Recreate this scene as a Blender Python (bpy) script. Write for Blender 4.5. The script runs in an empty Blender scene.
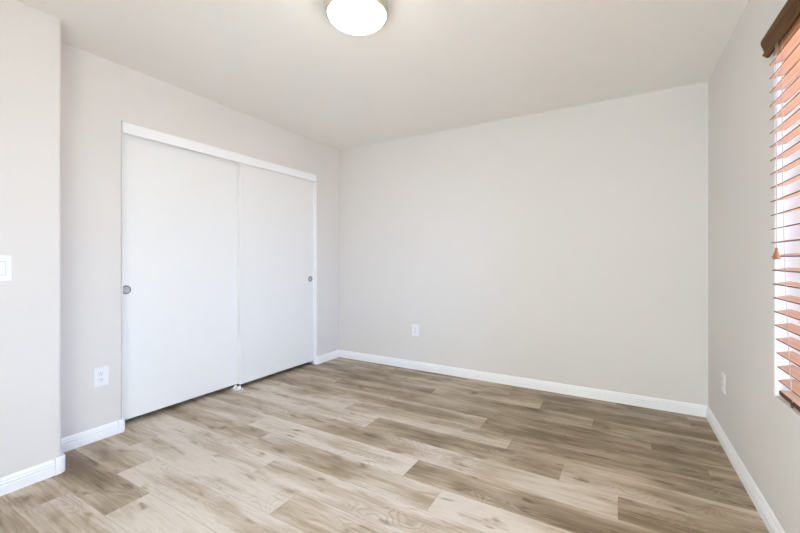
import bpy, bmesh, math, random
from mathutils import Vector, Matrix

S = bpy.context.scene
COL = S.collection
PI = math.pi

# ------------------------------------------------------------------ camera, world, light, exposure
CAM_H, FPX, YAW, HORIZON = 1.1435, 377.47, 30.146, 259.85
cam = bpy.data.cameras.new('camera')
cam.sensor_fit = 'HORIZONTAL'
cam.sensor_width = 36.0
cam.lens = FPX * 36.0 / 800.0
cam.shift_y = (HORIZON - 266.5) / 800.0
cam.clip_start = 0.02
camo = bpy.data.objects.new('camera', cam)
COL.objects.link(camo)
camo.location = (0, 0, CAM_H)
camo.rotation_euler = (PI / 2, 0, math.radians(YAW))
S.camera = camo

S.view_settings.view_transform = 'Standard'
S.view_settings.look = 'None'
S.view_settings.gamma = 1.0
S.view_settings.use_curve_mapping = False
S.view_settings.exposure = 0.0
S.cycles.diffuse_bounces = 12
S.cycles.max_bounces = 16
S.cycles.transparent_max_bounces = 16

SKY_STRENGTH = 14.9
LAMP_STRENGTH = 22.0
FILL_POWER = 186.0

world = bpy.data.worlds.new('daylight')
S.world = world
world.use_nodes = True
wn, wl = world.node_tree.nodes, world.node_tree.links
bg = wn['Background']
tcw = wn.new('ShaderNodeTexCoord')
sepw = wn.new('ShaderNodeSeparateXYZ')
wl.new(tcw.outputs['Generated'], sepw.inputs[0])
rampw = wn.new('ShaderNodeValToRGB')
mrw = wn.new('ShaderNodeMapRange')
mrw.inputs['From Min'].default_value = -1
mrw.inputs['From Max'].default_value = 1
wl.new(sepw.outputs['Z'], mrw.inputs['Value'])
wl.new(mrw.outputs[0], rampw.inputs[0])
e = rampw.color_ramp.elements
e[0].position, e[0].color = 0.0, (0.52, 0.47, 0.54, 1)
e[1].position, e[1].color = 1.0, (0.38, 0.555, 0.97, 1)
for pos, c in ((0.47, (0.52, 0.47, 0.54, 1)), (0.53, (0.385, 0.555, 0.96, 1))):
    el = e.new(pos)
    el.color = c
wl.new(rampw.outputs[0], bg.inputs['Color'])
bg.inputs['Strength'].default_value = SKY_STRENGTH

# room dimensions (metres)
CEIL = 2.44
XL, XR = -2.865, 0.559            # closet wall, window wall
XB, YJ = -2.602, 0.847            # projecting wall block at the left and its end
YB, YF = 3.495, -0.50             # far wall, wall behind the camera
OY0, OY1, OZ = 1.250, 3.121, 2.070   # closet opening
WY0, WY1, WZ0, WZ1 = 0.90, 2.148, 0.579, 2.050  # window opening
WT = 0.16                         # window wall thickness

def area(name, loc, rot, sx, sy, power, color=(1, 1, 1), portal=False):
    l = bpy.data.lights.new(name, 'AREA')
    l.shape = 'RECTANGLE'
    l.size, l.size_y = sx, sy
    l.energy = power
    l.color = color
    l.cycles.is_portal = portal
    o = bpy.data.objects.new(name, l)
    COL.objects.link(o)
    o.location = loc
    o.rotation_euler = rot
    return o

# daylight arriving through the window (sky portal just outside the glass)
area('window_daylight', (XR + WT + 0.02, (WY0 + WY1) / 2, (WZ0 + WZ1) / 2), (0, PI / 2, 0),
     WZ1 - WZ0, WY1 - WY0, 1.0, portal=True)
# added frontal fill behind the camera, set in an unseen opening
area('added_fill_light', (-0.30, YF - 0.06, 1.05), (PI / 2, 0, PI), 1.5, 2.0, FILL_POWER, (0.74, 0.90, 1.0))

# ------------------------------------------------------------------ materials
def lin(r, g, b):
    f = lambda v: (v / 255 / 12.92) if v / 255 <= 0.04045 else ((v / 255 + 0.055) / 1.055) ** 2.4
    return (f(r), f(g), f(b), 1)

def mat(name, color, rough=0.5, metal=0.0, bump=None, spec=0.5, vary=0.0):
    m = bpy.data.materials.new(name)
    m.use_nodes = True
    n, l = m.node_tree.nodes, m.node_tree.links
    b = n['Principled BSDF']
    b.inputs['Base Color'].default_value = color
    b.inputs['Roughness'].default_value = rough
    b.inputs['Metallic'].default_value = metal
    b.inputs['Specular IOR Level'].default_value = spec
    tc = n.new('ShaderNodeTexCoord')
    if bump:
        scale, dist, strength = bump
        nz = n.new('ShaderNodeTexNoise')
        nz.inputs['Scale'].default_value = scale
        nz.inputs['Detail'].default_value = 3
        l.new(tc.outputs['Object'], nz.inputs['Vector'])
        bp = n.new('ShaderNodeBump')
        bp.inputs['Distance'].default_value = dist
        bp.inputs['Strength'].default_value = strength
        l.new(nz.outputs['Fac'], bp.inputs['Height'])
        l.new(bp.outputs[0], b.inputs['Normal'])
    if vary:
        nv = n.new('ShaderNodeTexNoise')
        nv.inputs['Scale'].default_value = 3.0
        l.new(tc.outputs['Object'], nv.inputs['Vector'])
        mx = n.new('ShaderNodeMix')
        mx.data_type = 'RGBA'
        mx.inputs['A'].default_value = tuple(c * (1 - vary) for c in color[:3]) + (1,)
        mx.inputs['B'].default_value = tuple(min(1, c * (1 + vary)) for c in color[:3]) + (1,)
        l.new(nv.outputs['Fac'], mx.inputs['Factor'])
        l.new(mx.outputs['Result'], b.inputs['Base Color'])
    return m

M_WALL = mat('greige_wall_paint', (0.735, 0.71, 0.69, 1), 0.75, bump=(70, 0.002, 0.22), spec=0.3, vary=0.01)
M_CEIL = mat('ceiling_paint', (0.845, 0.825, 0.80, 1), 0.85, bump=(55, 0.003, 0.25), spec=0.2, vary=0.01)
M_TRIM = mat('white_trim_paint', (0.90, 0.915, 0.935, 1), 0.4, bump=(30, 0.0004, 0.1))
M_DOOR = mat('white_door_paint', (0.85, 0.85, 0.845, 1), 0.45, bump=(9, 0.0008, 0.12))
M_PLASTIC = mat('white_plastic', (0.84, 0.845, 0.86, 1), 0.3, bump=(200, 0.0001, 0.05))
M_SLOT = mat('dark_slot', (0.03, 0.03, 0.03, 1), 0.6, bump=(200, 0.0001, 0.05))
M_NICKEL = mat('brushed_nickel', (0.20, 0.19, 0.18, 1), 0.35, 1.0, bump=(150, 0.0002, 0.1))
M_CUP = mat('satin_nickel_cup', (0.50, 0.485, 0.47, 1), 0.5, 0.8, bump=(150, 0.0002, 0.1))
M_FIXTURE = mat('pale_nickel_fixture', (0.60, 0.56, 0.50, 1), 0.4, 0.6, bump=(90, 0.0002, 0.1))
M_CLOSET = mat('closet_interior_paint', (0.45, 0.43, 0.41, 1), 0.9, bump=(70, 0.001, 0.2))
M_CORD = mat('tan_blind_cord', (0.50, 0.40, 0.34, 1), 0.8, bump=(400, 0.0003, 0.3))
M_VINYL = mat('white_window_vinyl', (0.85, 0.86, 0.86, 1), 0.35, bump=(60, 0.0003, 0.05))

def wood(name, dark, light, axis='Y', rough=0.4, spec=0.3):
    m = bpy.data.materials.new(name)
    m.use_nodes = True
    n, l = m.node_tree.nodes, m.node_tree.links
    b = n['Principled BSDF']
    tc = n.new('ShaderNodeTexCoord')
    mp = n.new('ShaderNodeMapping')
    sc = {'X': (2, 45, 45), 'Y': (45, 2, 45), 'Z': (45, 45, 2)}[axis]
    mp.inputs['Scale'].default_value = sc
    l.new(tc.outputs['Object'], mp.inputs['Vector'])
    nz = n.new('ShaderNodeTexNoise')
    nz.inputs['Scale'].default_value = 1.4
    nz.inputs['Detail'].default_value = 5
    nz.inputs['Distortion'].default_value = 0.6
    l.new(mp.outputs[0], nz.inputs['Vector'])
    r = n.new('ShaderNodeValToRGB')
    r.color_ramp.elements[0].position, r.color_ramp.elements[0].color = 0.3, dark
    r.color_ramp.elements[1].position, r.color_ramp.elements[1].color = 0.7, light
    l.new(nz.outputs['Fac'], r.inputs[0])
    l.new(r.outputs[0], b.inputs['Base Color'])
    b.inputs['Roughness'].default_value = rough
    b.inputs['Specular IOR Level'].default_value = spec
    return m

M_SLAT = wood('stained_wood_slat', (0.55, 0.28, 0.15, 1), (0.72, 0.42, 0.255, 1))
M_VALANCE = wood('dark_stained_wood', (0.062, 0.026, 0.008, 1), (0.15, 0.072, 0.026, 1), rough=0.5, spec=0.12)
M_HEADRAIL = wood('amber_wood', (0.30, 0.14, 0.05, 1), (0.42, 0.21, 0.08, 1))
M_TASSEL = wood('turned_wood', (0.30, 0.12, 0.05, 1), (0.42, 0.18, 0.08, 1), 'Z')

def glass_mat():
    m = bpy.data.materials.new('window_glass')
    m.use_nodes = True
    n, l = m.node_tree.nodes, m.node_tree.links
    n.remove(n['Principled BSDF'])
    tr = n.new('ShaderNodeBsdfTransparent')
    tr.inputs['Color'].default_value = (0.96, 0.98, 0.97, 1)
    gl = n.new('ShaderNodeBsdfGlossy')
    gl.inputs['Roughness'].default_value = 0.02
    mx = n.new('ShaderNodeMixShader')
    fr = n.new('ShaderNodeFresnel')
    fr.inputs['IOR'].default_value = 1.35
    l.new(fr.outputs[0], mx.inputs[0])
    l.new(tr.outputs[0], mx.inputs[1])
    l.new(gl.outputs[0], mx.inputs[2])
    l.new(mx.outputs[0], n['Material Output'].inputs['Surface'])
    return m
M_GLASS = glass_mat()

def lamp_mat():
    m = mat('lit_opal_glass', (0.9, 0.88, 0.85, 1), 0.3)
    b = m.node_tree.nodes['Principled BSDF']
    b.inputs['Emission Color'].default_value = (1.0, 0.94, 0.80, 1)
    b.inputs['Emission Strength'].default_value = LAMP_STRENGTH
    return m

# ------------------------------------------------------------------ mesh helpers
def obj(name, bm, m, parent=None, smooth=False, recalc=True):
    if recalc:
        bmesh.ops.recalc_face_normals(bm, faces=bm.faces)
    me = bpy.data.meshes.new(name)
    bm.to_mesh(me)
    bm.free()
    if smooth:
        for p in me.polygons:
            p.use_smooth = True
    o = bpy.data.objects.new(name, me)
    COL.objects.link(o)
    me.materials.append(m)
    if parent:
        o.parent = parent
    return o

def smooth_angle(o, deg=35):
    me = o.data
    for p in me.polygons:
        p.use_smooth = True
    bm = bmesh.new()
    bm.from_mesh(me)
    for ed in bm.edges:
        if len(ed.link_faces) == 2 and ed.calc_face_angle(0) > math.radians(deg):
            ed.smooth = False
    bm.to_mesh(me)
    bm.free()

def box(bm, x0, x1, y0, y1, z0, z1, bev=0.0, seg=2):
    r = bmesh.ops.create_cube(bm, size=1)
    vs = r['verts']
    for v in vs:
        v.co = Vector((x0 + (v.co.x + .5) * (x1 - x0), y0 + (v.co.y + .5) * (y1 - y0), z0 + (v.co.z + .5) * (z1 - z0)))
    if bev:
        es = list({ed for v in vs for ed in v.link_edges})
        bmesh.ops.bevel(bm, geom=es, offset=bev, segments=seg, affect='EDGES', profile=0.5)

def prism(bm, poly, z0, z1):
    """extrude a plan polygon (list of xy) from z0 to z1"""
    lo = [bm.verts.new((x, y, z0)) for x, y in poly]
    hi = [bm.verts.new((x, y, z1)) for x, y in poly]
    k = len(poly)
    for i in range(k):
        j = (i + 1) % k
        bm.faces.new((lo[i], lo[j], hi[j], hi[i]))
    bm.faces.new(hi)
    bm.faces.new(lo[::-1])

def lathe(bm, prof, seg=48, axis='Z', centre=(0, 0, 0)):
    """prof: list of (radius, height)"""
    rings = []
    for r, h in prof:
        if r < 1e-6:
            ring = [bm.verts.new((0, 0, h))]
        else:
            ring = [bm.verts.new((r * math.cos(2 * PI * i / seg), r * math.sin(2 * PI * i / seg), h)) for i in range(seg)]
        rings.append(ring)
    for a, b in zip(rings, rings[1:]):
        for i in range(seg):
            j = (i + 1) % seg
            if len(a) == 1 and len(b) == 1:
                continue
            if len(a) == 1:
                bm.faces.new((a[0], b[i], b[j]))
            elif len(b) == 1:
                bm.faces.new((a[i], a[j], b[0]))
            else:
                bm.faces.new((a[i], a[j], b[j], b[i]))
    c = Vector(centre)
    for ring in rings:
        for v in ring:
            x, y, z = v.co
            if axis == 'Y':          # height runs along -Y (out of a wall facing -Y)
                v.co = Vector((x, -z, y))
            v.co += c

def tube(bm, pts, r, seg=8, closed=False):
    pts = [Vector(p) for p in pts]
    rings = []
    n = len(pts)
    for i, p in enumerate(pts):
        if closed:
            d = pts[(i + 1) % n] - pts[i - 1]
        else:
            d = pts[min(i + 1, n - 1)] - pts[max(i - 1, 0)]
        d.normalize()
        a = d.orthogonal().normalized() if abs(d.z) < 0.9 else d.cross(Vector((1, 0, 0))).normalized()
        if abs(d.z) < 0.9:
            a = d.cross(Vector((0, 0, 1))).normalized()
        b = d.cross(a)
        rings.append([bm.verts.new(p + r * (math.cos(2 * PI * k / seg) * a + math.sin(2 * PI * k / seg) * b)) for k in range(seg)])
    for i in range(n if closed else n - 1):
        A, B = rings[i], rings[(i + 1) % n]
        for k in range(seg):
            j = (k + 1) % seg
            bm.faces.new((A[k], A[j], B[j], B[k]))
    if not closed:
        bm.faces.new(rings[0][::-1])
        bm.faces.new(rings[-1])

def sweep(bm, path, prof, before=None, after=None):
    """sweep a profile (offset to the right of travel, z) along a plan path with mitred corners"""
    P = [Vector((x, y)) for x, y in path]
    full = ([Vector(before)] if before else []) + P + ([Vector(after)] if after else [])
    off = 1 if before else 0
    rows = []
    for i in range(len(P)):
        k = i + off
        dirs = []
        if k > 0:
            dirs.append((full[k] - full[k - 1]).normalized())
        if k < len(full) - 1:
            dirs.append((full[k + 1] - full[k]).normalized())
        nr = [Vector((d.y, -d.x)) for d in dirs]
        if len(nr) == 2:
            m = (nr[0] + nr[1]).normalized()
            m = m / max(0.3, m.dot(nr[0]))
        else:
            m = nr[0]
        rows.append([bm.verts.new((P[i].x + m.x * o, P[i].y + m.y * o, z)) for o, z in prof])
    k = len(prof)
    for A, B in zip(rows, rows[1:]):
        for i in range(k):
            j = (i + 1) % k
            bm.faces.new((A[i], A[j], B[j], B[i]))
    bm.faces.new(rows[0][::-1])
    bm.faces.new(rows[-1])

def arc(cx, cy, r, a0, a1, n=7):
    return [(cx + r * math.cos(math.radians(a0 + (a1 - a0) * i / n)), cy + r * math.sin(math.radians(a0 + (a1 - a0) * i / n))) for i in range(n + 1)]

def structure(o):
    o['kind'] = 'structure'
    return o

def tag(o, label, cat, group=None):
    o['kind'] = 'thing'
    o['label'] = label
    o['category'] = cat
    if group:
        o['group'] = group
    return o

def thing(name, loc, rz, label, cat, group=None):
    o = bpy.data.objects.new(name, None)
    o.empty_display_size = 0.05
    COL.objects.link(o)
    o.location = loc
    o.rotation_euler = (0, 0, rz)
    return tag(o, label, cat, group)

# ------------------------------------------------------------------ floor of oak look planks
def floor_material():
    m = bpy.data.materials.new('oak_plank_floor')
    m.use_nodes = True
    n, l = m.node_tree.nodes, m.node_tree.links
    b = n['Principled BSDF']
    uv = n.new('ShaderNodeUVMap')
    uv.uv_map = 'plank_uv'
    at = n.new('ShaderNodeAttribute')
    at.attribute_name = 'plank'
    s_uv = n.new('ShaderNodeSeparateXYZ')
    l.new(uv.outputs[0], s_uv.inputs[0])
    s_at = n.new('ShaderNodeSeparateColor')
    l.new(at.outputs['Color'], s_at.inputs[0])

    def math_(op, a, b_=None, c=None):
        k = n.new('ShaderNodeMath')
        k.operation = op
        for i, v in enumerate((a, b_, c)):
            if v is None:
                continue
            if isinstance(v, (int, float)):
                k.inputs[i].default_value = v
            else:
                l.new(v, k.inputs[i])
        return k.outputs[0]

    U, V = s_uv.outputs['X'], s_uv.outputs['Y']
    R1, R2, TONE = s_at.outputs[0], s_at.outputs[1], s_at.outputs[2]

    def noise(su, sv, detail, dist=0.0, seed=0.0, rough=0.55):
        c = n.new('ShaderNodeCombineXYZ')
        l.new(math_('MULTIPLY_ADD', U, su, math_('MULTIPLY', R1, 53.0 + seed)), c.inputs[0])
        l.new(math_('MULTIPLY_ADD', V, sv, math_('MULTIPLY', R2, 31.0 + seed)), c.inputs[1])
        c.inputs[2].default_value = seed
        t = n.new('ShaderNodeTexNoise')
        t.inputs['Scale'].default_value = 1.0
        t.inputs['Detail'].default_value = detail
        t.inputs['Roughness'].default_value = rough
        t.inputs['Distortion'].default_value = dist
        l.new(c.outputs[0], t.inputs['Vector'])
        return t.outputs['Fac']

    def rng(v, a, b_, lo=0.0, hi=1.0, smooth=True):
        k = n.new('ShaderNodeMapRange')
        k.interpolation_type = 'SMOOTHSTEP' if smooth else 'LINEAR'
        k.inputs['From Min'].default_value = a
        k.inputs['From Max'].default_value = b_
        k.inputs['To Min'].default_value = lo
        k.inputs['To Max'].default_value = hi
        l.new(v, k.inputs['Value'])
        return k.outputs[0]

    cloud = noise(1.7, 6.5, 3, 0.2, 1.0)               # soft brown clouds along the heart of a plank
    streak = noise(2.8, 60.0, 6, 0.3, 2.0, 0.68)       # streaks
    fine = noise(10.0, 170.0, 4, 0.0, 3.0)             # pores
    contour = noise(2.2, 8.0, 1, 0.3, 4.0)             # contour lines give the cathedral grain
    cath = math_('SINE', math_('MULTIPLY', contour, 210.0))
    cmask = rng(noise(1.3, 4.0, 1, 0.0, 5.0), 0.48, 0.64)
    knot_n = noise(6.0, 17.0, 2, 0.5, 6.0)
    knot = rng(knot_n, 0.655, 0.76)
    halo = rng(noise(6.0, 17.0, 1, 0.5, 6.0), 0.56, 0.74)
    vc = math_('MULTIPLY_ADD', V, 2.0 / PLANK_W, -1.0)
    rim = math_('POWER', math_('ABSOLUTE', vc), 2.4)   # the sapwood along both long edges is paler

    def mix(fac, a, bcol):
        k = n.new('ShaderNodeMix')
        k.data_type = 'RGBA'
        if isinstance(fac, (int, float)):
            k.inputs['Factor'].default_value = fac
        else:
            l.new(fac, k.inputs['Factor'])
        for s, v in (('A', a), ('B', bcol)):
            if isinstance(v, tuple):
                k.inputs[s].default_value = v
            else:
                l.new(v, k.inputs[s])
        return k.outputs['Result']

    light, mid, brown, dark = FLOOR_COLS
    brownness = math_('ADD', rng(cloud, 0.32, 0.70, -0.06, 0.66), math_('MULTIPLY_ADD', TONE, 1.25, -0.26))
    brownness = math_('ADD', brownness, rng(streak, 0.25, 0.75, -0.32, 0.32, False))
    brownness = math_('ADD', brownness, math_('MULTIPLY', halo, 0.35))
    brownness = math_('SUBTRACT', brownness, math_('MULTIPLY', rim, 0.30))
    c = mix(rng(brownness, 0.05, 0.65, smooth=False), light, mid)
    c = mix(rng(brownness, 0.60, 1.35, smooth=False), c, brown)
    c = mix(math_('MULTIPLY', rng(cath, 0.2, 1.0), math_('MULTIPLY', cmask, 0.22)), c, dark)
    c = mix(math_('MULTIPLY', rng(cath, -0.2, -1.0), math_('MULTIPLY', cmask, 0.18)), c, light)
    c = mix(math_('MULTIPLY', knot, 0.5), c, dark)
    c = mix(math_('MULTIPLY', rng(fine, 0.45, 0.72), 0.22), c, brown)
    # micro bevel between the planks
    edge = math_('MINIMUM', V, math_('SUBTRACT', PLANK_W, V))
    groove = rng(edge, 0.0, 0.0022, 1.0, 0.0)
    eu = math_('MINIMUM', U, math_('SUBTRACT', at.outputs['Alpha'], U))
    groove = math_('MAXIMUM', groove, rng(eu, 0.0, 0.002, 1.0, 0.0))
    c = mix(math_('MULTIPLY', groove, 0.35), c, dark)
    l.new(c, b.inputs['Base Color'])
    l.new(rng(fine, 0.3, 0.8, 0.40, 0.52, False), b.inputs['Roughness'])
    b.inputs['Specular IOR Level'].default_value = 0.42
    h = math_('SUBTRACT', math_('MULTIPLY', fine, 0.15), groove)
    bp = n.new('ShaderNodeBump')
    bp.inputs['Distance'].default_value = 0.0006
    bp.inputs['Strength'].default_value = 0.5
    l.new(h, bp.inputs['Height'])
    l.new(bp.outputs[0], b.inputs['Normal'])
    return m

PLANK_W, PLANK_L = 0.1875, 1.235
FLOOR_COLS = ((0.66, 0.585, 0.50, 1), (0.45, 0.355, 0.25, 1), (0.175, 0.122, 0.066, 1), (0.10, 0.068, 0.040, 1))
JOINTS = {-7: -1.99, -6: -2.32, -5: -1.36, -4: -1.70, -3: -0.76, -2: -0.99, -1: -1.24, 0: -0.27, 1: -0.59, 2: -0.82,
          3: 0.17, 4: -0.16, 5: -0.53, 6: -0.81, 7: -0.02}
# (row, first joint used as plank start) -> plank tone plus painted shade towards the window wall, 0 pale .. 1 brown
TONES = {(-7, -1.99): 0.2, (-7, -3.225): 0.8, (-6, -2.32): 0.2, (-6, -3.555): 0.6, (-5, -1.36): 0.45, (-5, -2.595): 0.15, (-4, -1.70): 0.28,
         (-4, -2.935): 0.2, (-4, -0.465): 0.2, (-3, -0.76): 0.1, (-3, -1.995): 0.45, (-2, -0.99): 0.72, (-2, -2.225): 0.15, (-1, -1.24): 0.35,
         (-1, -0.005): 0.75, (-1, -2.475): 0.5, (0, -0.27): 0.5, (0, -1.505): 0.7, (0, -2.74): 0.25, (1, -0.59): 0.75, (1, -1.825): 0.5,
         (2, -0.82): 0.9, (2, 0.415): 0.8, (1, 0.645): 0.8, (2, -2.055): 0.55, (3, 0.17): 0.9, (3, -1.065): 0.85, (4, -1.395): 0.75, (4, -0.16): 0.8, (5, -0.53): 0.95,
         (5, -1.765): 0.6, (6, -0.81): 0.9, (6, 0.425): 0.75}

def build_floor():
    rnd = random.Random(11)
    bm = bmesh.new()
    uvl = bm.loops.layers.uv.new('plank_uv')
    cl = bm.loops.layers.float_color.new('plank')
    x_lo, x_hi = XL - 0.75, XR + 0.02
    y_lo, y_hi = YF - 1.25, YB + 0.02
    k = math.floor((y_lo - 2.108) / PLANK_W)
    while 2.108 + k * PLANK_W < y_hi:
        y0, y1 = 2.108 + k * PLANK_W, 2.108 + (k + 1) * PLANK_W
        j = JOINTS.get(k, rnd.uniform(-1.2, 0))
        a = j - PLANK_L * math.ceil((j - x_lo) / PLANK_L)
        while a < x_hi:
            b_ = a + PLANK_L
            tone = rnd.uniform(0.55, 0.85) if k >= 2 else rnd.uniform(0.2, 0.6)
            for (kk, jj), t in TONES.items():
                if kk == k and abs(jj - a) < 0.02:
                    tone = t
            r1, r2 = rnd.random(), rnd.random()
            cx0, cx1 = max(a, x_lo), min(b_, x_hi)
            cy0, cy1 = max(y0, y_lo), min(y1, y_hi)
            if cx1 > cx0 and cy1 > cy0:
                f = bm.faces.new([bm.verts.new((x, y, 0)) for x, y in ((cx0, cy0), (cx1, cy0), (cx1, cy1), (cx0, cy1))])
                for lp in f.loops:
                    lp[uvl].uv = (lp.vert.co.x - a, lp.vert.co.y - y0)
                    lp[cl] = (r1, r2, tone, PLANK_L)
            a = b_
        k += 1
    # the slab's underside gives the floor its thickness
    box(bm, x_lo, x_hi, y_lo, y_hi, -0.06, -0.004)
    return structure(obj('floor', bm, floor_material(), recalc=False))

build_floor()

# ------------------------------------------------------------------ ceiling
bm = bmesh.new()
box(bm, XL - 0.75, XR + WT, YF - 1.3, YB + 0.12, CEIL, CEIL + 0.08)
structure(obj('ceiling', bm, M_CEIL))

# ------------------------------------------------------------------ walls
R = 0.019   # bullnose corner radius
WL = 0.115  # closet wall thickness
bm = bmesh.new()
plan = [(XB, YF - 0.12)] + arc(XB - R, YJ - R, R, 0, 90) + [(XL, YJ)] + arc(XL - R, OY0 - R, R, 0, 90) + \
       [(XL - WL, OY0), (XL - WL, YF - 0.12)]
prism(bm, plan, 0, CEIL)
plan = arc(XL - R, OY1 + R, R, 270, 360) + [(XL, YB + 0.1), (XL - WL, YB + 0.1), (XL - WL, OY1)]
prism(bm, plan, 0, CEIL)
box(bm, XL - WL, XL, OY0 - R, OY1 + R, OZ, CEIL)
o = structure(obj('wall_left', bm, M_WALL))
smooth_angle(o, 30)

bm = bmesh.new()     # inside of the closet
cx0 = XL - 0.70
box(bm, cx0 - 0.05, cx0, OY0 - 0.2, YB + 0.1, 0, CEIL)
box(bm, cx0, XL - WL, OY0 - 0.2, OY0 - 0.12, 0, CEIL)
box(bm, cx0, XL - WL, YB + 0.02, YB + 0.1, 0, CEIL)
structure(obj('wall_closet', bm, M_CLOSET))

bm = bmesh.new()
box(bm, XL, XR, YB, YB + 0.1, 0, CEIL)
structure(obj('wall_back', bm, M_WALL))

# unseen wall behind the camera, its opening added for the fill light
DX0, DX1, DZ = -1.05, 0.45, 2.06
bm = bmesh.new()
box(bm, XB, DX0, YF - 0.12, YF, 0, CEIL)
box(bm, DX1, XR, YF - 0.12, YF, 0, CEIL)
box(bm, DX0, DX1, YF - 0.12, YF, DZ, CEIL)
structure(obj('wall_front', bm, M_WALL))
bm = bmesh.new()     # unseen shell added behind the fill light to keep the sky out
box(bm, DX0 - 0.25, DX0 - 0.15, YF - 1.1, YF - 0.12, 0, CEIL)
box(bm, DX1 + 0.15, DX1 + 0.25, YF - 1.1, YF - 0.12, 0, CEIL)
box(bm, DX0 - 0.25, DX1 + 0.25, YF - 1.2, YF - 1.1, 0, CEIL)
structure(obj('wall_sky_blocker', bm, M_WALL))

# window wall with bullnosed opening
def window_wall():
    bm = bmesh.new()
    ys, zs = [YF - 0.12, WY0, WY1, YB + 0.1], [0, WZ0, WZ1, CEIL]
    g = [[[bm.verts.new((x, y, z)) for z in zs] for y in ys] for x in (XR, XR + WT)]
    for s in (0, 1):
        for i in range(3):
            for j in range(3):
                if (i, j) != (1, 1):
                    bm.faces.new((g[s][i][j], g[s][i + 1][j], g[s][i + 1][j + 1], g[s][i][j + 1]))
    ring = [(1, 1), (2, 1), (2, 2), (1, 2)]
    for a, b_ in zip(ring, ring[1:] + ring[:1]):
        bm.faces.new((g[0][a[0]][a[1]], g[0][b_[0]][b_[1]], g[1][b_[0]][b_[1]], g[1][a[0]][a[1]]))
    for i in range(3):
        for j in (0, 3):
            bm.faces.new((g[0][i][j], g[0][i + 1][j], g[1][i + 1][j], g[1][i][j]))
            bm.faces.new((g[0][j][i], g[0][j][i + 1], g[1][j][i + 1], g[1][j][i]))
    bmesh.ops.recalc_face_normals(bm, faces=bm.faces)
    bm.edges.ensure_lookup_table()
    es = []
    for a, b_ in zip(ring, ring[1:] + ring[:1]):
        ed = bm.edges.get((g[0][a[0]][a[1]], g[0][b_[0]][b_[1]]))
        es.append(ed)
    bmesh.ops.bevel(bm, geom=es, offset=0.005, segments=4, affect='EDGES', profile=0.5)
    o = structure(obj('wall_right', bm, M_WALL))
    smooth_angle(o, 30)
    o.data.materials.append(M_TRIM)          # whiter side returns: daylight glare put into their colour
    for p in o.data.polygons:
        if abs(p.normal.y) > 0.9 and XR + 0.01 < p.center.x < XR + WT - 0.01 and WY0 - 0.01 < p.center.y < WY1 + 0.01:
            p.material_index = 1
window_wall()

# ------------------------------------------------------------------ window
def window():
    root = bpy.data.objects.new('window_1', None)
    root.empty_display_size = 0.1
    COL.objects.link(root)
    root.location = (XR + 0.105, (WY0 + WY1) / 2, WZ0)
    structure(root)
    w, h = (WY1 - WY0) / 2, WZ1 - WZ0
    bm = bmesh.new()
    t = 0.045
    box(bm, 0, 0.05, -w, w, 0, t, 0.004)
    box(bm, 0, 0.05, -w, w, h - t, h, 0.004)
    box(bm, 0, 0.05, -w, -w + t, t, h - t, 0.004)
    box(bm, 0, 0.05, w - t, w, t, h - t, 0.004)
    structure(obj('window_frame', bm, M_VINYL, root))
    bm = bmesh.new()
    box(bm, 0.008, 0.042, -0.022, 0.022, t, h - t, 0.004)
    structure(obj('window_mullion', bm, M_VINYL, root))
    for a, b_ in ((-w + t, -0.022), (0.022, w - t)):
        bm = bmesh.new()
        box(bm, 0.024, 0.027, a, b_, t, h - t)
        structure(obj('window_pane', bm, M_GLASS, root))
window()

# ------------------------------------------------------------------ baseboards
BH, BT = 0.083, 0.0145
PROF = [(0, 0), (BT, 0), (BT, 0.043), (0.0115, 0.0465), (0.0135, 0.051), (0.0135, 0.058), (0.0095, 0.062), (0.0100, 0.069), (0.0065, 0.076),
        (0.005, BH - 0.002), (0.003, BH), (0, BH)]
BLOCK = [(0, 0), (BT + 0.003, 0), (BT + 0.003, BH - 0.004), (BT - 0.001, BH + 0.004), (0, BH + 0.004)]

def baseboard(name, path, before=None, after=None, blocks=()):
    bm = bmesh.new()
    sweep(bm, path, PROF, before, after)
    o = structure(obj(name, bm, M_TRIM))
    smooth_angle(o, 20)
    for pth in blocks:
        bm = bmesh.new()
        sweep(bm, pth, BLOCK)
        c = structure(obj('corner_block', bm, M_TRIM, o))
        smooth_angle(c, 40)
    return o

q = 0.014
c1 = arc(XB - R, YJ - R, R, 0, 90)
c2 = arc(XL - R, OY0 - R, R, 0, 90)
c3 = arc(XL - R, OY1 + R, R, 270, 360)
rev = XL - 0.040
baseboard('baseboard_left', [(XB, YF)] + c1 + [(XL, YJ)] + c2 + [(rev, OY0)], before=(XR, YF),
          blocks=([(XB, YJ - R - q)] + c1 + [(XB - R - q, YJ)], [(XL, OY0 - R - q)] + c2 + [(rev, OY0)]))
baseboard('baseboard_closet', [(rev, OY1)] + c3 + [(XL, YB)], after=(XR, YB),
          blocks=([(rev, OY1)] + c3 + [(XL, OY1 + R + q)],))
baseboard('baseboard_back', [(XL, YB), (XR, YB)], before=(XL, YJ), after=(XR, YF))
baseboard('baseboard_right', [(XR, YB), (XR, YF)], before=(XL, YB), after=(DX1, YF))

# ------------------------------------------------------------------ closet header and sliding doors
bm = bmesh.new()
box(bm, XL - 0.022, XL - 0.002, OY0, OY1 - 0.004, 1.996, OZ, 0.002)
hdr = structure(obj('trim_1', bm, M_TRIM))
bm = bmesh.new()
box(bm, XL - 0.100, XL - 0.022, OY0, OY1, OZ - 0.035, OZ)
structure(obj('track', bm, M_TRIM, hdr))

bm = bmesh.new()
for a, b_ in ((OY0, OY0 + 0.003), (OY1 - 0.004, OY1)):
    box(bm, XL - WL, XL - 0.006, a, b_, BH + 0.006, OZ - 0.075)
structure(obj('trim_2', bm, M_TRIM))

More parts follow.
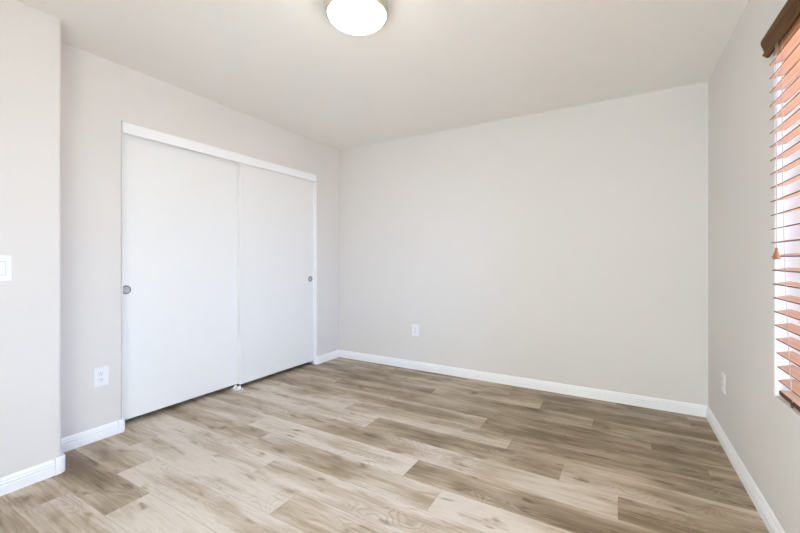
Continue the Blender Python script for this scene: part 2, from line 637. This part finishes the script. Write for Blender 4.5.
def sliding_door(y0, y1, face, label, pull_y, pull_label):
    th = 0.038
    t = thing('sliding_closet_door', (face - th / 2, (y0 + y1) / 2, 0.035), 0, label, 'door', 'closet doors')
    w = (y1 - y0) / 2
    bm = bmesh.new()
    box(bm, -th / 2, th / 2, -w, w, 0, OZ - 0.045 - 0.035, 0.0025)
    obj('door_panel', bm, M_DOOR, t)
    # round recessed finger pull
    py, pz = pull_y - (y0 + y1) / 2, 0.936 - 0.035
    rim = bmesh.new()
    lathe(rim, [(0.0215, 0.0002), (0.0235, 0.0036), (0.0260, 0.0044), (0.0290, 0.0032), (0.0300, 0.0)], 40)
    p = obj('finger_pull', rim, M_NICKEL, t, True)
    p['label'] = pull_label
    p.location = (th / 2, py, pz)
    p.rotation_euler = (0, PI / 2, 0)
    cup = bmesh.new()
    lathe(cup, [(0, 0.0006), (0.018, 0.0006), (0.0224, 0.0015)], 40)
    obj('pull_cup', cup, M_CUP, p, True)
    return t

sliding_door(OY0 + 0.004, 2.235, XL - 0.087, 'plain white sliding closet door at left, set behind the other door', 1.308,
             'round nickel finger pull')
sliding_door(2.186, OY1 - 0.006, XL - 0.045, 'plain white sliding closet door at right, in front and nearest the room corner', 3.064,
             'round nickel finger pull')

# small white plastic guide on the floor between the doors
t = thing('floor_guide', (XL - 0.069, 2.168, 0), 0, 'small white plastic guide on the floor where the two closet doors meet', 'door guide')
bm = bmesh.new()
box(bm, -0.05, 0.064, -0.020, 0.020, 0, 0.008, 0.0015)
obj('base', bm, M_PLASTIC, t)
for a, b_ in ((0.028, 0.038), (-0.0165, -0.0150)):
    bm = bmesh.new()
    box(bm, a, b_, -0.014, 0.014, 0.008, 0.031, 0.0008)
    obj('fin', bm, M_PLASTIC, t)

# ------------------------------------------------------------------ outlets and switch (local -Y faces the room)
def wall_plate(w, h):
    bm = bmesh.new()
    box(bm, -w / 2, w / 2, -0.006, 0, 0, h, 0.0028, 3)
    return bm

def outlet(loc, rz, label, w=0.079, h=0.122):
    t = thing('wall_outlet', loc, rz, label, 'outlet', 'wall outlets')
    obj('cover_plate', wall_plate(w, h), M_PLASTIC, t)
    for dz in (-0.0195, 0.0195):
        bm = bmesh.new()
        lathe(bm, [(0, 0.0085), (0.0155, 0.0085), (0.0168, 0.0072), (0.0170, 0.0058)], 28, 'Y', (0, 0, h / 2 + dz))
        for v in bm.verts:
            v.co.z = h / 2 + dz + max(-0.0135, min(0.0135, v.co.z - h / 2 - dz))
        rc = obj('receptacle', bm, M_PLASTIC, t)
        for sx, sh in ((-0.0063, 0.0075), (0.0063, 0.0092)):
            bm = bmesh.new()
            box(bm, sx - 0.0011, sx + 0.0011, -0.0089, -0.0083, h / 2 + dz + 0.004 - sh / 2, h / 2 + dz + 0.004 + sh / 2)
            obj('slot', bm, M_SLOT, rc)
        bm = bmesh.new()
        lathe(bm, [(0, 0.0089), (0.0026, 0.0089), (0.0026, 0.0083)], 16, 'Y', (0, 0, h / 2 + dz - 0.0075))
        obj('ground_hole', bm, M_SLOT, rc)
    bm = bmesh.new()
    lathe(bm, [(0, 0.0072), (0.0022, 0.0070), (0.0030, 0.0058)], 16, 'Y', (0, 0, h / 2))
    obj('screw', bm, M_PLASTIC, t)
    return t

outlet((XL, 1.127, 0.337), PI / 2, 'white outlet low on the wall left of the closet doors')
outlet((-1.843, YB, 0.347), 0, 'white outlet low on the far wall, facing the camera')
outlet((XR, 3.018, 0.326), -PI / 2, 'white outlet on the window wall, seen nearly edge on')

t = thing('light_switch', (XB, 0.6105, 1.040), PI / 2, 'white rocker light switch on the projecting wall at left edge', 'switch')
obj('cover_plate', wall_plate(0.080, 0.126), M_PLASTIC, t)
bm = bmesh.new()
box(bm, -0.0185, 0.0185, -0.0072, -0.005, 0.028, 0.098, 0.0008)
rf = obj('rocker_frame', bm, M_PLASTIC, t)
bm = bmesh.new()
for x0, x1, z0, z1 in ((-0.0183, -0.0160, 0.0285, 0.0975), (0.0160, 0.0183, 0.0285, 0.0975), (-0.0160, 0.0160, 0.0285, 0.0308), (-0.0160, 0.0160, 0.0952, 0.0975)):
    box(bm, x0, x1, -0.00745, -0.0070, z0, z1)
obj('rocker_gap_shade', bm, mat('gap_shade_grey', (0.42, 0.42, 0.44, 1), 0.7), rf)  # thin grey strips painting the shadow around the rocker
bm = bmesh.new()
vs = [(-0.0165, -0.0072, 0.0305), (0.0165, -0.0072, 0.0305), (0.0165, -0.0072, 0.0955), (-0.0165, -0.0072, 0.0955),
      (-0.0165, -0.0088, 0.0305), (0.0165, -0.0088, 0.0305), (0.0165, -0.0118, 0.0955), (-0.0165, -0.0118, 0.0955)]
bv = [bm.verts.new(v) for v in vs]
for f in ((0, 1, 2, 3), (4, 5, 6, 7), (0, 1, 5, 4), (1, 2, 6, 5), (2, 3, 7, 6), (3, 0, 4, 7)):
    bm.faces.new([bv[i] for i in f])
obj('rocker', bm, M_PLASTIC, t)

# ------------------------------------------------------------------ flush ceiling light
t = thing('ceiling_light', (-1.159, 1.558, CEIL), 0, 'lit round flush ceiling light with opal glass bowl and nickel ring', 'ceiling light')
bm = bmesh.new()
lathe(bm, [(0.0, 0.0), (0.166, 0.0), (0.171, -0.006), (0.172, -0.016), (0.168, -0.028), (0.162, -0.040), (0.154, -0.048), (0.148, -0.049),
           (0.146, -0.045), (0.0, -0.040)], 72)
obj('mounting_ring', bm, M_FIXTURE, t, True)
bm = bmesh.new()
prof = [(0.1445, -0.0415)]
for i in range(1, 13):
    a = i / 12 * PI / 2
    prof.append((0.1455 * math.cos(a) if i < 12 else 0.0, -0.046 - 0.052 * math.sin(a)))
lathe(bm, prof, 72)
obj('glass_bowl', bm, lamp_mat(), t, True)

# ------------------------------------------------------------------ window blind
def blind():
    y_far, y_near = 2.130, 0.925
    yc, hl = (y_far + y_near) / 2, (y_far - y_near) / 2
    root = thing('window_blind', (XR, yc, 0), 0, 'brown wooden slatted blind with dark valance hanging over the window', 'blind')
    RX = lambda x: x - XR
    def front(z):       # the stack hangs slightly proud of the wall at the top and swings into the opening at the sill
        u = max(0.0, (1.90 - z) / 1.25)
        return 0.541 + 0.026 * u ** 2.6
    # valance: moulded board with returns
    vy0, vy1 = y_near - 0.045, 2.170
    prof = [(0.559, 2.078), (0.524, 2.078), (0.5225, 2.072), (0.523, 2.060), (0.526, 2.050), (0.5285, 2.046), (0.5285, 2.043), (0.5325, 2.030),
            (0.5340, 2.0235), (0.5370, 2.0215), (0.5350, 2.0195), (0.5285, 2.0175), (0.5275, 2.0145), (0.5300, 2.0110), (0.5365, 2.007), (0.5400, 2.001), (0.5500, 2.001),
            (0.5500, 2.066), (0.559, 2.066)]
    bm = bmesh.new()
    A = [bm.verts.new((RX(x), vy0 - yc, z)) for x, z in prof]
    B = [bm.verts.new((RX(x), vy1 - yc, z)) for x, z in prof]
    for i in range(len(prof)):
        j = (i + 1) % len(prof)
        bm.faces.new((A[i], A[j], B[j], B[i]))
    bm.faces.new(A[::-1])
    bm.faces.new(B)
    v = obj('valance', bm, M_VALANCE, root)
    smooth_angle(v, 25)
    v['label'] = 'dark brown moulded valance'
    # head rail inside the opening
    bm = bmesh.new()
    box(bm, RX(0.552), RX(0.612), -hl, hl, 1.988, 2.046, 0.002)
    obj('headrail', bm, M_HEADRAIL, root)
    # slats
    W, T, SP, TILT = 0.0490, 0.0042, 0.0567, 0.21
    z = 0.6465
    first = None
    zs = []
    while z < 1.96:
        zs.append(z)
        z += SP
    for z in zs:
        if first is None:
            bm = bmesh.new()
            n = 8
            up, lo = [], []
            for i in range(n + 1):
                x = W * i / n
                crown = 0.0008 * (1 - (2 * i / n - 1) ** 2)
                up.append((x, crown + T / 2 + TILT * x))
                lo.append((x, crown - T / 2 + TILT * x))
            pr = up + lo[::-1]
            A = [bm.verts.new((x, -hl, h)) for x, h in pr]
            B = [bm.verts.new((x, hl, h)) for x, h in pr]
            for i in range(len(pr)):
                j = (i + 1) % len(pr)
                bm.faces.new((A[i], A[j], B[j], B[i]))
            bm.faces.new(A[::-1])
            bm.faces.new(B)
            s = obj('slat', bm, M_SLAT, root)
            s.data.materials.append(M_VALANCE)      # long edges take the valance wood
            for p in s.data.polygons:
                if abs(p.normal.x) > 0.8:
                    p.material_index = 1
            smooth_angle(s, 40)
            first = s
        else:
            s = first.copy()
            COL.objects.link(s)
            s.parent = root
        s.location = (RX(front(z)), 0, z)
    # bottom rail
    bm = bmesh.new()
    x0 = RX(front(0.6)) - 0.001
    box(bm, x0, x0 + W + 0.002, -hl, hl, 0.588, 0.607, 0.004, 3)
    br = obj('bottom_rail', bm, M_SLAT, root)
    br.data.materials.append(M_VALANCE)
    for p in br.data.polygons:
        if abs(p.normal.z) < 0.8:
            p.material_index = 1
    # ladder strings, front and back at four places
    for y in (1.985, 1.66, 1.35, 1.02):
        bm = bmesh.new()
        for off in (-0.0018, W + 0.0018):
            pts = [(RX(front(zz)) + off, y - yc, zz) for zz in [0.600 + (1.988 - 0.600) * i / 24 for i in range(25)]]
            tube(bm, pts, 0.0011, 6)
        obj('ladder_string', bm, M_CORD, root, True)
    # ring under the bottom rail
    bm = bmesh.new()
    pts = [(x0 - 0.002, 1.985 - yc + 0.009 * math.cos(a), 0.591 + 0.009 * math.sin(a)) for a in [2 * PI * i / 20 for i in range(20)]]
    tube(bm, pts, 0.0014, 6, True)
    obj('cord_ring', bm, M_VALANCE, root, True)
    # pull cords with turned wooden tassel
    bm = bmesh.new()
    for dy in (-0.008, 0.008):
        pts = [(RX(0.5335 if i < 12 else 0.5335 + 0.0), 2.022 - yc + dy * (1 - i / 12 * 0.9), 1.990 + (1.188 - 1.990) * i / 12) for i in range(13)]
        tube(bm, pts, 0.0011, 6)
    c = obj('pull_cord', bm, M_CORD, root, True)
    bm = bmesh.new()
    lathe(bm, [(0, 0.046), (0.004, 0.046), (0.0055, 0.043), (0.0055, 0.039), (0.0045, 0.037), (0.007, 0.031), (0.0115, 0.018),
               (0.0140, 0.008), (0.0138, 0.003), (0.0115, 0.0), (0.0, 0.0015)], 28)
    s = obj('tassel', bm, M_TASSEL, c, True)
    s.location = (RX(0.5335), 2.022 - yc, 1.145)
    s.scale = (0.85, 0.85, 1)
blind()
